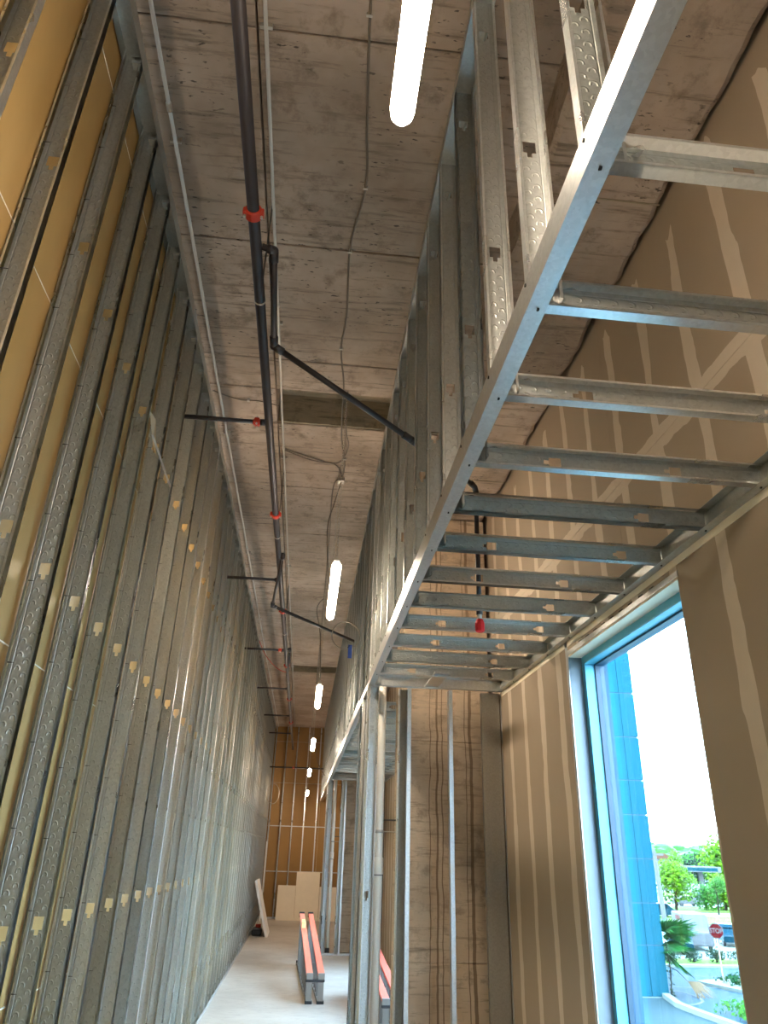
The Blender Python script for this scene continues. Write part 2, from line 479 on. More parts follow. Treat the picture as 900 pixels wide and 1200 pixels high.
# soffit ladder frames ------------------------------------------------------
XR = 1.70
def soffit(label, y0, y1, ylist, screws):
    t = thing('soffit_frame', label, 'ceiling frame', (XB, y0, SB))
    L = y1-y0; W = XR-XB
    link('rim_track', track_bm((0, 0, 0), (0, L, 0), (0, 0, .094), (.052, 0, 0), 0), M['galv_light'], t)
    link('rim_track', track_bm((W-.001, 0, 0), (W-.001, L, 0), (0, 0, .094), (-.045, 0, 0), 0), M['galv'], t)
    link('end_track', track_bm((0, L, 0), (W, L, 0), (0, 0, .094), (0, -.05, 0), 0), M['galv_light'], t)
    kinds = []
    for holes in ([W-.36, .36], [W-.30], [W-.88, W-.22]):
        bmj = stud_bm(W-.012, holes, 1)
        bmesh.ops.transform(bmj, matrix=Matrix(((0, 0, 1, .006), (0, 1, 0, 0), (1, 0, 0, 0.002), (0, 0, 0, 1))), verts=bmj.verts)
        kinds.append(bmj)
    protos = [None]*3
    for k, y in enumerate(ylist):
        j = k % 3
        if protos[j] is None:
            protos[j] = o = link('joist', kinds[j], [M['galv_joist'], M['galv_flange_lit']], t)
        else: o = again(protos[j], t)
        o.location = (0, y-y0, 0); o.rotation_euler = (random.uniform(-.03, .03), 0, random.uniform(-.006, .006))
    for j in range(3):
        if protos[j] is None: kinds[j].free()
    if screws:
        sc = None
        for y in ylist:
            for (px_, pz) in ((.028, -.002), (W-.022, -.002)):
                if sc is None:
                    sc = link('screw', T([(0, 0, -.0015), (0, 0, .004)], [.0055, .0045], 8), M['black'], t)
                else: sc = again(sc, t)
                sc.location = (px_, y-y0-.017, pz)
            sc = again(sc, t); sc.location = (-.002, y-y0-.02, .075); sc.rotation_euler = (0, PI/2, 0)
    return t
# joists use the pressed web too: local x along, z across, so a variant of the material is built on swapped axes
def joist_mat():
    m = M['galv_web'].copy(); m.name = 'galvanised_dimpled_joist'; n = m.node_tree
    tcs = [x for x in n.nodes if x.type == 'SEPXYZ']
    s = tcs[0]
    # swap X and Z feeds by inserting a combine node
    src = s.inputs[0].links[0].from_socket
    s2 = n.nodes.new('ShaderNodeSeparateXYZ'); cb = n.nodes.new('ShaderNodeCombineXYZ')
    n.links.new(src, s2.inputs[0]); n.links.new(s2.outputs['Z'], cb.inputs['X']); n.links.new(s2.outputs['Y'], cb.inputs['Y']); n.links.new(s2.outputs['X'], cb.inputs['Z'])
    n.links.new(cb.outputs[0], s.inputs[0])
    return m
M['galv_joist'] = joist_mat()
JY = [1.02-.44*3, 1.02-.88, 1.02-.44, 1.02, 1.46, 1.88, 2.32, 2.74, 3.17, 3.62, 4.06, 4.52, 4.99, 5.45, 5.90]
sof1 = soffit('galvanised ladder frame of the near soffit, running overhead beside the tall window', -.6, 6.36, JY, True)
bm = bmesh.new(); bm.faces.new([bm.verts.new(p) for p in ((.105, 1.655, .09), (.135, 1.655, .09), (.123, 1.585, .045), (.117, 1.585, .045))])
link('bent_tab', solid(bm, .002), M['galv_flange_lit'], sof1)
link('splice_plate', B(.12, .62, 6.935, 6.955, -.003, .05), M['galv_light'], sof1)
link('brace_strap', B(.50, .62, 6.40, 6.93, .012, .03), M['galv_light'], sof1)
JY2 = [7.6+.42*k for k in range(20)]
sof2 = soffit('galvanised ladder frame of the farther soffit, beyond the grey post and white pipe', 7.5, 16.0, JY2, False)

# ------------------------------------------------------------------ window wall (right)
wr_ = empty('wall_right', (0, 0, 0), kind='structure')
WY0, WY1, WZ0, WZ1 = 3.05, 4.62, -1.40, 1.22
W2 = (8.4, 10.9); W4 = (12.0, 14.0); W3 = (-3.6, -1.4)
XW = 1.70
def sheets(x0, x1, y0, y1, z0, z1):
    link('board_sheet', B(x0, x1, y0, y1, z0, z1), M['board'], wr_)
for (a, b_) in ((YN, W3[0]), (W3[1], 0.4), (0.4, WY0), (WY1, 6.62), (7.35, W2[0]), (W2[1], W4[0]), (W4[1], 16.2), (16.2, YF)):
    sheets(XW, XW+.016, a+.001, b_-.001, FZ, SB-.0)
sheets(XW, XW+.016, WY0, WY1, FZ, WZ0)
sheets(XW, XW+.016, W2[0], W2[1], FZ, WZ0); sheets(XW, XW+.016, *W4, FZ, WZ0); sheets(XW, XW+.016, *W4, WZ1, SB); sheets(XW, XW+.016, *W3, FZ, WZ0); sheets(XW, XW+.016, *W3, WZ1, SB)
sheets(XW, XW+.016, WY0, WY1, WZ1, SB); sheets(XW, XW+.016, W2[0], W2[1], WZ1, SB)
for (a, b_) in ((YN, -3.7), (-3.7, .0), (.0, 3.66), (3.66, 7.3), (7.3, 11), (11, 14.6), (14.6, 18.3), (18.3, YF)):
    sheets(XW+.03, XW+.046, a+.001, b_-.001, SB, 2.0)
    sheets(XW+.03, XW+.046, a+.001, b_-.001, 2.003, CZ+.44)
def outer(y0, y1, z0, z1, x0=XW+.05): link('outer_wall', B(x0, 1.97, y0, y1, z0, z1), M['ext_wall'], wr_)
outer(YN-.2, W3[0], FZ-.3, CZ+.5); outer(W3[1], WY0, FZ-.3, CZ+.5); outer(WY1, W2[0], FZ-.3, CZ+.5); outer(W2[1], W4[0], FZ-.3, CZ+.5); outer(W4[1], YF+.3, FZ-.3, CZ+.5)
for (a, b_) in ((WY0, WY1), W2, W3, W4):
    outer(a, b_, FZ-.3, WZ0); outer(a, b_, WZ1, CZ+.5)
# reveals
for (a, b_) in ((WY0, WY1), W2, W3, W4):
    link('window_reveal', B(XW+.001, XW+.094, b_-.012, b_+.001, WZ0, WZ1), M['flashing'], wr_)
    link('window_reveal', B(XW+.001, XW+.094, a-.001, a+.012, WZ0, WZ1), M['board'], wr_)
    link('window_reveal', B(XW+.001, XW+.094, a, b_, WZ1-.012, WZ1+.001), M['white_board'], wr_)
link('corner_bead', B(XW-.003, XW+.004, WY1-.012, WY1+.03, WZ0, SB-.002), M['galv_light'], wr_)
link('corner_bead', B(XW-.004, XW+.004, WY0, WY1, WZ1, WZ1+.03), M['galv_light'], wr_)
link('corner_bead', B(XW-.003, XW+.003, -1, 6.4, SB-.038, SB-.002), M['white_board'], wr_)
link('corner_bead', B(XW-.004, XW+.004, 6.385, 6.415, FZ, SB-.002), M['galv_light'], wr_)
bm = bmesh.new()
for k in range(9): box(bm, XW-.0045, XW-.001, WY0+.25+k*.13, WY0+.30+k*.13, SB-.060, SB-.056)
link('bead_slots', bm, M['black'], wr_)

def window(name, y0, y1):
    w = empty(name, (0, 0, 0), kind='structure')
    bm = bmesh.new(); f = .05; x0, x1 = 1.79, 1.885
    box(bm, x0, x1, y0+.012, y0+.012+f, WZ0, WZ1-.012); box(bm, x0, x1, y1-.012-f, y1-.012, WZ0, WZ1-.012)
    link('window_frame', bm, M['frame_blue'], w)
    bm = bmesh.new(); box(bm, x0, x1, y0+.012+f, y1-.012-f, WZ1-.012-f, WZ1-.012); box(bm, x0, x1, y0+.012+f, y1-.012-f, WZ0, WZ0+f)
    link('window_rail', bm, M['frame_blue'], w)
    bm = bmesh.new(); q = .012
    a, b_, c, d = y0+.062, y1-.062, WZ0+f, WZ1-.062
    box(bm, x1-.03, x1+.03, a, a+q, c, d); box(bm, x1-.03, x1+.03, b_-q, b_, c, d); box(bm, x1-.03, x1+.03, a, b_, d-q, d); box(bm, x1-.03, x1+.03, a, b_, c, c+q)
    link('gasket', bm, M['gasket'], w)
    link('glass_pane', B(x1-.004, x1+.004, a+q, b_-q, c+q, d-q), M['glass'], w)
    return w
window('window_1', WY0, WY1); window('window_2', *W2); window('unseen_window', *W3); window('window_4', *W4)  # the window behind the camera is unseen, added for its bluish daylight

# ------------------------------------------------------------------ bay end: concrete column, end framing
def column(label, x0, x1, y0, y1, mat, top, slabs):
    t = thing('concrete_column', label, 'column', (x0, y0, FZ))
    zc = [0]+slabs+[top-FZ]
    for a, b_ in zip(zc[:-1], zc[1:]):
        link('concrete_lift', B(0, x1-x0, 0, y1-y0, a+.002, b_-.002, bev=.006), mat, t)
    link('column_core', B(.01, x1-x0-.01, .01, y1-y0-.01, 0, top-FZ), mat, t)
    return t
column('rust-streaked concrete column behind the metal studs at the end of the window bay', .86, 1.69, 6.78, 7.3, M['column'], 3.19, [1.02, 2.76])
column('plain concrete column seen far along, left of the grey stud post', .86, 1.69, 16.5, 17.0, M['column_dark'], 3.19, [1.15, 2.55])

def framing(label, y, copy_of=None):
    if copy_of:
        t = copy_tree(copy_of); t.location.y = y; t['label'] = label; return t
    t = thing('end_framing', label, 'metal studs', (XB, y, FZ))
    HH = SB-FZ
    a = link('stud', stud_bm(HH-.006, knk[:3], 1), [M['galv_web'], M['galv_flange_lit']], t); a.location = (.0, .0, .003); a.rotation_euler = (0, 0, .38)
    for (x, yy, rz) in ((.0, .16, PI/2), (.092, .62, PI), (.0, .70, 0), (.0, 1.06, 0)):
        o = again(a, t, (x, yy, .003), (0, 0, rz))
    o = link('stud', stud_bm(HH-.006, [], 1), [M['galv'], M['galv_flange_lit']], t); o.location = (.275, .07, .003); o.rotation_euler = (0, 0, .3)
    link('stud', track_bm((.352, .01, 0.003), (.352, .01, HH-.003), (.034, 0, 0), (0, .08, 0), 0), M['galv_light'], t)
    link('stud', track_bm((.72, .01, 0.003), (.72, .01, HH-.003), (.034, 0, 0), (0, .08, 0), 0), M['galv_light'], t)
    link('stud', track_bm((1.025, .06, .003), (1.025, .06, HH-.003), (.165, 0, 0), (0, .05, 0), 0), M['shaded_stud'], t)
    link('floor_track', track_bm((0, 0, .002), (1.19, 0, .002), (0, .095, 0), (0, 0, .03), 0), M['galv_light'], t)
    return t
M['shaded_stud'] = galvanised('galvanised_shaded', False, (.42, .39, .34), .5)  # darker galvanised copy: the wide end stud's shade is put into its colour
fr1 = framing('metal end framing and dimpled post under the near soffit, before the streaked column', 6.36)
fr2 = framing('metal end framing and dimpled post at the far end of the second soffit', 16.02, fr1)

def pvc(label, y):
    t = thing('drain_pipe', label, 'pipe', (.655, y, FZ))
    HH = SB-FZ+.9
    link('pipe', T([(0, 0, 0), (0, 0, HH)], .036, 20), M['pvc'], t, True)
    for z in (1.66,):
        link('coupling', T([(0, 0, z), (0, 0, z+.005), (0, 0, z+.125), (0, 0, z+.13)], [.037, .043, .043, .037], 20), M['pvc'], t, True)
        link('joint_ring', T([(0, 0, z-.006), (0, 0, z+.002)], .041, 20), M['grey_plastic'], t)
    link('base_fitting', T([(0, 0, 0), (0, 0, .10)], .045, 16), M['black'], t, True)
    link('pipe_clamp', T([(0, 0, 1.975), (0, 0, 2.0)], .0395, 20), M['conduit'], t, True)
    link('clamp_rod', T([(.03, 0, 1.987), (.20, 0, 1.987)], .0055, 6), M['conduit'], t)
    link('support_rod', T([(.04, .02, 2.08), (.20, .02, 2.08)], .008, 6), M['dark_metal'], t)
    return t
pv = pvc('cream plastic drain pipe standing just right of the near dimpled post', 6.62)
pv2 = copy_tree(pv); pv2.location.y = 16.3; pv2['label'] = 'cream plastic drain pipe at the far post, seen beside the distant column'
for o in (pv, pv2): o['group'] = 'vertical drain pipes by the posts'

# ------------------------------------------------------------------ lamps
def bezier_tube(name, pts, r, mat, parent=None, seg=6, sub=6):
    P = [Vector(p) for p in pts]; out = []
    for i in range(len(P)-1):
        p0 = P[max(i-1, 0)]; p1 = P[i]; p2_ = P[i+1]; p3 = P[min(i+2, len(P)-1)]
        for k in range(sub):
            t = k/sub
            out.append(.5*((2*p1)+(p2_-p0)*t+(2*p0-5*p1+4*p2_-p3)*t*t+(3*p1-p0-3*p2_+p3)*t*t*t))
    out.append(P[-1])
    return link(name, T(out, r, seg), mat, parent, True)
def lamp(label, x, y0, y1, z):
    t = thing('strip_lamp', label, 'lamp', (x, y0, z), 0, 'strip lamps hung along the corridor')
    L = y1-y0
    bm = bmesh.new(); w = .036
    # frosted trough lens: half-round profile with rounded ends
    prof = []
    n = 10
    rows = []
    for (yy, s) in ((0, .55), (.012, .85), (.035, 1), (L-.035, 1), (L-.012, .85), (L, .55)):
        rows.append([bm.verts.new((w*s*math.cos(a), yy, -.012-.042*s*math.sin(a))) for a in [-.45+(PI+.9)*k/n for k in range(n+1)]])
    for i in range(len(rows)-1):
        for k in range(n): bm.faces.new((rows[i][k], rows[i][k+1], rows[i+1][k+1], rows[i+1][k]))
        bm.faces.new((rows[i][0], rows[i+1][0], rows[i+1][n], rows[i][n]))
    bm.faces.new(rows[0]); bm.faces.new(rows[-1][::-1])
    link('lens', bm, M['lens'], t, True)
    link('housing', B(-w+.012, w-.012, .01, L-.01, .007, .035, bev=.006), M['white'], t)
    for yy in (.08, L-.08):
        h = CZ-z-.035
        bm = bmesh.new(); zc = .045; k = 0
        while zc < h+.02:        # chain links as small open ovals
            a = k % 2
            pts = []
            for j in range(9):
                an = 2*PI*j/8
                u, v = .007*math.cos(an), .015*math.sin(an)
                pts.append((u if a else 0, yy+(0 if a else u), zc+v))
            tube(bm, pts, .0016, 4, False); zc += .024; k += 1
        link('chain', bm, M['conduit'], t)
        link('hook', T([(0, yy, .035), (0, yy, .05)], .006, 6), M['conduit'], t)
    return t
lamp('nearest strip lamp, largest, cut off by the top of the picture', .145, .10, 1.40, 1.95)
lamp('unseen strip lamp added over the corridor behind the camera', .145, -4.4, -3.1, 1.95)  # added out of view to light the surfaces facing the camera
lamp('unseen strip lamp added at the back end of the corridor, behind the camera', .145, -8.2, -6.9, 1.95)  # another unseen lamp, put in for more light from behind
lamp('second strip lamp from the camera, hanging below a knot of cables', .125, 5.06, 6.40, 1.95)
lamp('third strip lamp, beside the second dark slab pocket', .10, 8.95, 10.3, 1.82)
lamp('fourth strip lamp, where the slab meets the brown far wall', .10, 13.0, 14.3, 1.72)
lamp('fifth strip lamp, small, in front of the brown far wall', .09, 17.0, 18.3, 1.60)
lamp('farthest strip lamp, a dot low before the brown wall', .09, 21.2, 22.5, 1.43)

# ------------------------------------------------------------------ sprinkler main and branches
PZ = 2.75; PX = -.435
sm = thing('sprinkler_main', 'long black sprinkler main under the slab with red grooved couplings', 'pipe', (PX, 0, PZ))
link('pipe', T([(0, YN+.1, 0), (0, 12, 0), (.0, YF-.4, 0)], .029, 16), M['black_pipe'], sm, True)
def coupling(parent, loc, r, rot, name='coupling'):
    bm = bmesh.new()
    tube(bm, [(0, -.027, 0), (0, -.022, 0), (0, .022, 0), (0, .027, 0)], [r*1.1, r*1.35, r*1.35, r*1.1], 18)
    for s in (-1, 1):
        bmesh.ops.transform(bm, matrix=Matrix.Identity(4), verts=bm.verts)
        box(bm, s*r*1.2-.014, s*r*1.2+.014, -.018, .018, -.020, .020, bev=.005)
    o = link(name, bm, M['red'], parent); o.location = loc; o.rotation_euler = rot
    for s in (-1, 1):
        b = link('bolt', T([(s*r*1.35, 0, -.032), (s*r*1.35, 0, .032)], .007, 6), M['conduit'], o)
    return o
for y in (2.55, 6.0, 8.95, 12.0, 15.0, 18.0): coupling(sm, (0, y, 0), .030, (0, 0, 0))
for y in (3.16, 6.5, 10.0, 13.3, 16.5):
    link('hanger_ring', T([(0, y-.004, 0), (0, y+.004, 0)], .0335, 16), M['conduit'], sm, True)
    link('hanger_rod', T([(0, y, .03), (0, y, CZ-PZ)], .005, 6), M['dark_metal'], sm)
def elbow(parent, p, r):
    o = link('elbow', bmesh.new(), M['black_pipe'], parent, False)
    me = o.data; b = bmesh.new(); bmesh.ops.create_uvsphere(b, u_segments=12, v_segments=8, radius=r); b.to_mesh(me); b.free()
    for q in me.polygons: q.use_smooth = True
    o.location = p; return o
def arm(label, pts, r):
    t = thing('branch_pipe', label, 'pipe', pts[0])
    P = [Vector(p)-Vector(pts[0]) for p in pts]
    for i in range(len(P)-1): link('pipe', T([P[i], P[i+1]], r, 12), M['black_pipe'], t, True)
    for i in range(1, len(P)-1):
        if (P[i]-P[i-1]).angle(P[i+1]-P[i]) < .35: continue
        e = elbow(t, P[i], r*1.38)
        for q in (P[i-1], P[i+1]):
            dv = (q-P[i]).normalized(); link('elbow_socket', T([P[i], P[i]+dv*min(.06, (q-P[i]).length*.6)], r*1.35, 12), M['black_pipe'], t, True)
    return t
arm('near black arm-over pipe that drops off the main and runs into the right studs', [(PX+.03, 2.76, PZ), (-.345, 2.78, PZ), (-.345, 3.30, 2.555), (.50, 3.74, 2.28), (1.0, 4.34, 2.335)], .0175)
arm('second black arm-over pipe crossing low toward the right studs, before the second lamp', [(PX+.03, 6.98, PZ), (-.39, 7.0, PZ), (-.50, 7.8, 2.45), (.56, 9.05, 2.41)], .0175)
arm('short black arm pipe far along the main, beyond the second coupling', [(PX+.03, 10.9, PZ), (-.37, 10.9, PZ), (-.40, 11.6, 2.5)], .0175)
for k, (y, lab, cp) in enumerate(((4.42, 'nearest black branch pipe with a red coupling, entering the left studs', True), (7.75, 'second black branch pipe entering the left studs', False), (10.95, 'third black branch pipe entering the left studs, level with the second dark pocket', True), (13.9, 'fourth black branch pipe entering the left studs', False), (17.0, 'fifth black branch pipe entering the left studs, before the far wall', False), (19.8, 'farthest black branch pipe entering the left studs', False))):
    t = thing('branch_pipe', lab, 'pipe', (PX-.028, y, PZ-.01), 0, 'branch pipes into the left wall')
    link('pipe', T([(0, 0, 0), (-.66, 0, 0)], .0165, 12), M['black_pipe'], t, True)
    link('tee_socket', T([(.0, 0, 0), (-.035, 0, 0)], .024, 12), M['black_pipe'], t, True)
    if cp: coupling(t, (-.055, 0, 0), .018, (0, 0, PI/2))
t = thing('cross_pipe', 'dark pipe crossing the corridor high before the brown far wall', 'pipe', (-1.06, 22.0, 2.1))
link('pipe', T([(0, 0, 0), (1.62, 0, 0)], .022, 10), M['black_pipe'], t, True)
coupling(t, (.7, 0, 0), .024, (0, 0, PI/2))
# pendent drop in the bay
t = thing('sprinkler_drop', 'black sprinkler drop with a red protective cap, poking down between joists of the near soffit', 'sprinkler', (1.05, 4.39, 0))
link('pipe', T([(0, 0, 1.43), (0, 0, 2.28)], .0165, 12), M['black_pipe'], t, True)
link('top_elbow', T([(0, 0, 2.24), (0, 0, 2.295), (-.012, -.012, 2.325), (-.045, -.045, 2.335)], .022, 12), M['black_pipe'], t, True)
link('reducer', T([(0, 0, 1.40), (0, 0, 1.45)], .021, 12), M['black_pipe'], t, True)
link('nipple', T([(0, 0, 1.365), (0, 0, 1.405)], .014, 10), M['white'], t, True)
link('protective_cap', T([(0, 0, 1.285), (0, 0, 1.29), (0, 0, 1.34), (0, 0, 1.367)], [.022, .030, .032, .022], 8), M['bright_red'], t)

# ------------------------------------------------------------------ conduits and cables on the slab
def conduit(label, x, z, r, joints):
    t = thing('conduit', label, 'conduit', (x, 0, z))
    link('pipe', T([(0, YN+.1, 0), (0, YF-.1, 0)], r, 10), M['conduit'], t, True)
    for y in joints:
        link('coupling', T([(0, y-.022, 0), (0, y+.022, 0)], r*1.5, 10), M['conduit'], t, True)
        link('strap', B(-.03, .03, y+.2, y+.216, 0, CZ-z+.004), M['conduit'], t)
    return t
conduit('thin grey conduit along the slab edge beside the left studs', -.94, 3.445, .0105, (2.56, 5.6, 8.6, 11.6, 14.6, 17.6))
conduit('thin grey conduit just right of the black main', -.425, 3.455, .0095, (1.9, 4.0, 6.0, 9.0, 12.0, 15.0))
t = thing('lamp_cable', 'grey cable clipped in a wavering line along the slab over the lamps', 'cable')
bezier_tube('cable', [(.03, 1.0, 3.468), (.05, 1.93, 3.468), (.085, 2.56, 3.468), (.11, 2.95, 3.468), (.05, 3.41, 3.468), (.065, 4.05, 3.468), (.045, 4.44, 3.468), (.09, 4.9, 3.468), (.10, 5.34, 3.46), (.12, 5.8, 3.468), (.17, 6.2, 3.468), (.16, 6.55, 3.468), (.08, 6.8, 3.468), (.09, 8.4, 3.468), (.10, 12, 3.468), (.1, 16, 3.468), (.1, 23, 3.468)], .0065, M['cable'], t)
for (x, y) in ((.05, 2.0), (.11, 2.95), (.05, 3.45), (.045, 4.44), (.17, 6.15)):
    link('cable_clip', B(x-.014, x+.014, y-.006, y+.006, 3.458, 3.479), M['conduit'], t)
t = thing('feed_cable', 'twin grey cables looping from the main conduit to the knot above the second lamp', 'cable')
bezier_tube('cable', [(-.42, 6.02, 3.462), (-.25, 6.12, 3.466), (-.05, 6.22, 3.466), (.1, 6.3, 3.466), (.17, 6.6, 3.46), (.15, 6.75, 3.45)], .006, M['cable'], t)
bezier_tube('cable', [(-.42, 6.05, 3.462), (-.2, 6.2, 3.466), (0, 6.25, 3.466), (.13, 6.2, 3.466), (.19, 5.9, 3.466), (.15, 5.6, 3.46), (.13, 5.0, 3.466)], .005, M['cable'], t)
link('junction_box', B(.12, .19, 6.55, 6.63, 3.435, 3.48, bev=.004), M['conduit'], t)
t = thing('hanging_cable', 'slack grey cable hanging from the slab down to the second lamp', 'cable')
bezier_tube('cable', [(.155, 6.59, 3.44), (.10, 6.62, 3.2), (.05, 6.5, 2.9), (.07, 6.45, 2.5), (.12, 6.38, 2.1), (.125, 6.36, 1.985)], .005, M['cable'], t)
t = thing('slab_cable', 'grey cable crossing the slab beyond the left branch pipe', 'cable')
bezier_tube('cable', [(-1.0, 5.15, 3.468), (-.8, 5.25, 3.468), (-.62, 5.24, 3.46), (-.45, 5.3, 3.468)], .005, M['cable'], t)
link('cable_clip', B(-.72, -.70, 5.235, 5.26, 3.455, 3.48), M['conduit'], t)
t = thing('slack_cable', 'slack dark cable dangling beyond the second lamp', 'cable')
bezier_tube('cable', [(.10, 10.5, 3.46), (.03, 9.6, 3.1), (0.0, 8.9, 2.75), (.06, 8.85, 2.45), (.10, 9.0, 1.9)], .006, M['cable'], t)
t = thing('cable_coil', 'round loop of grey cable against the right studs, beside the blue tag', 'cable', (.34, 7.8, 2.16))
bezier_tube('cable', [(.155*math.cos(a), .02*a/PI, .155*math.sin(a)) for a in [k*PI/8 for k in range(20)]], .0055, M['conduit'], t, sub=3)
t = thing('blue_tag', 'small blue tag hanging below the cable loop', 'tag', (.395, 7.83, 1.985))
link('tag_body', B(-.022, .022, -.004, .004, -.075, .075, bev=.003), M['blue_tag'], t)
link('tag_cord', T([(0, 0, .07), (-.03, -.02, .035)], .004, 5), M['black'], t)
t = thing('cable_coil', 'small loop of cable at the far end of the left stud wall', 'cable', (-.86, 21.5, 1.35))
bezier_tube('cable', [(.17*math.cos(a), .02*a/PI, .26*math.sin(a)) for a in [k*PI/8 for k in range(18)]], .008, M['conduit'], t, sub=2)
t = thing('cable_coil', 'dark loop of cable drooping from the far right corner of the slab', 'cable', (.35, 19.5, 2.0))
bezier_tube('cable', [(-.12, 0, .5), (-.1, 0, .2), (-.0, 0, -.1), (.15, 0, -.3)], .008, M['cable'], t, sub=4)
t = thing('red_wire', 'red wire drooping between the left studs and the main near the third lamp', 'wire')
bezier_tube('wire', [(-.95, 12.2, 3.2), (-.8, 12.3, 2.95), (-.6, 12.4, 2.78), (PX, 12.4, 2.72)], .006, M['red'], t)

# scrap hanging in the left studs, and its hook
t = thing('metal_offcut', 'pale scrap of bent flashing stuck in the left stud wall', 'scrap', (XL, 3.75, 2.05))
bm = bmesh.new()
vs = [bm.verts.new(p) for p in ((0.004, -.22, .16), (.03, -.16, .14), (.03, -.02, -.02), (.006, -.03, .04))]
bm.faces.new(vs); link('flap', solid(bm, .002), M['white_board'], t)
bm = bmesh.new()
vs = [bm.verts.new(p) for p in ((.03, -.19, .02), (.042, -.19, .02), (.065, .335, -.04), (.053, .335, -.04))]
bm.faces.new(vs); link('strip', solid(bm, .006), M['white'], t)

# ------------------------------------------------------------------ things on the floor
def ladder(label, loc, rz, group=None):
    t = thing('step_ladder', label, 'ladder', loc, rz)
    L = 3.5
    def zt(y): return .34+.46*y/L       # the folded ladder lies on one edge and widens to its feet
    for s, x0 in ((0, 0.0), (1, .155)):
        sh = -.13
        def X(y): return x0+sh*y/L
        for top in (0, 1):
            bm = bmesh.new(); rows = []
            for y in (.03, L-.05):
                z1 = zt(y) if top else .045; z0 = z1-.035
                rows.append([bm.verts.new(p) for p in ((X(y), y, z0), (X(y)+.085, y, z0), (X(y)+.085, y, z1), (X(y), y, z1))])
            for k in range(4): bm.faces.new((rows[0][k], rows[0][(k+1) % 4], rows[1][(k+1) % 4], rows[1][k]))
            bm.faces.new(rows[0]); bm.faces.new(rows[1][::-1])
            link('rail', bm, M['rail'] if top else M['grey_plastic'], t)
            if top and s == 0:
                link('rail_label', B(X(L-.9)+.012, X(L-.9)+.075, L-1.1, L-.5, zt(L-1.1)+.0, zt(L-.5)+.002), M['yellow_label'], t)
            link('foot', B(X(L)-.004, X(L)+.09, L-.07, L+.03, (zt(L)-.07 if top else 0), (zt(L)+.012 if top else .07), bev=.006), M['black'], t)
        for k in range(10):
            y = .3+k*.32
            link('step', B(X(y)+.006, X(y)+.078, y, y+.09, .04, zt(y)-.035), M['grey_plastic'], t)
        link('end_guard', B(x0, x0+.088, 0, .05, .25, .345, bev=.004), M['aluminium'], t)
        link('end_post', B(x0+.006, x0+.080, -.004, .03, .03, .26), M['aluminium'], t)
        link('end_shoe', B(x0-.003, x0+.092, -.010, .06, 0, .035, bev=.004), M['black'], t)
    link('cap_strip', B(-.006, .245, -.013, .05, .245, .275, bev=.004), M['black'], t)
    link('spreader', B(.088, .155, 1.2, 1.23, .3, .32), M['aluminium'], t)
    return t
ld = ladder('folded coral and grey step ladder lying on its edge in the middle of the corridor', (.20, 11.25, FZ), 0)
ld2 = copy_tree(ld); ld2.location = (1.05, 9.7, FZ); ld2['label'] = 'second coral step ladder, a sliver glimpsed between the drain pipe and the stud'
ld2.scale = (1, .7, .92)

t = thing('leaning_board', 'white board leaning against the far left studs over a black bag', 'board', (-.60, 18.9, FZ))
bm = bmesh.new()
vs = [(0, 0, 0), (-.055, 0, 0), (-.40, .0, 1.12), (-.345, .0, 1.14)]
f0 = [bm.verts.new(p) for p in vs]; f1 = [bm.verts.new((p[0], p[1]+1.2, p[2])) for p in vs]
bm.faces.new(f0); bm.faces.new(f1[::-1])
for k in range(4): bm.faces.new((f0[k], f0[(k+1) % 4], f1[(k+1) % 4], f1[k]))
link('panel', bm, M['white'], t)
t = thing('tool_bag', 'low black bag on the floor under the white leaning board', 'bag', (-.84, 19.25, FZ))
link('bag_body', B(-.14, .09, -.12, .35, 0, .13, bev=.03), M['black'], t)
link('bag_flap', B(-.12, .08, -.1, .3, .128, .15, bev=.008), M['grey_plastic'], t)
t = thing('red_tool', 'small red power tool lying on the black bag under the leaning board', 'tool', (-.84, 19.3, FZ+.152))
link('tool_body', T([(-.06, 0, .04), (.06, 0, .04)], [.035, .04], 10), M['red'], t, True)
link('tool_grip', B(-.02, .02, .0, .10, 0, .06, bev=.01), M['black'], t)
t = thing('edge_strip', 'tall white strip standing in the far left corner by the brown wall', 'trim strip', (-.985, 22.9, FZ))
link('strip_body', B(0, .03, 0, .05, 0, 2.0), M['white'], t)
def lean(label, x0, x1, h, y=YF-.02):
    t = thing('spare_board', label, 'board', ((x0+x1)/2, y-.42, FZ), 0, 'spare boards leaning on the far wall')
    w = (x1-x0)/2
    bm = bmesh.new(); dy = .38
    v = [bm.verts.new(p) for p in ((-w, 0, 0), (w, 0, 0), (w, dy, h), (-w, dy, h), (-w, .014, 0), (w, .014, 0), (w, dy+.014, h), (-w, dy+.014, h))]
    for q in ((0, 1, 2, 3), (7, 6, 5, 4), (0, 4, 5, 1), (1, 5, 6, 2), (2, 6, 7, 3), (3, 7, 4, 0)): bm.faces.new([v[i] for i in q])
    link('sheet', bm, M['white_board'], t)
lean('short cream board leaning on the far brown wall, left one', -.56, -.05, .86)
lean('tall cream board leaning on the far brown wall, middle one', -.045, .63, 1.22)
lean('short cream board leaning on the far brown wall, right, behind the post', .64, 1.3, .84)

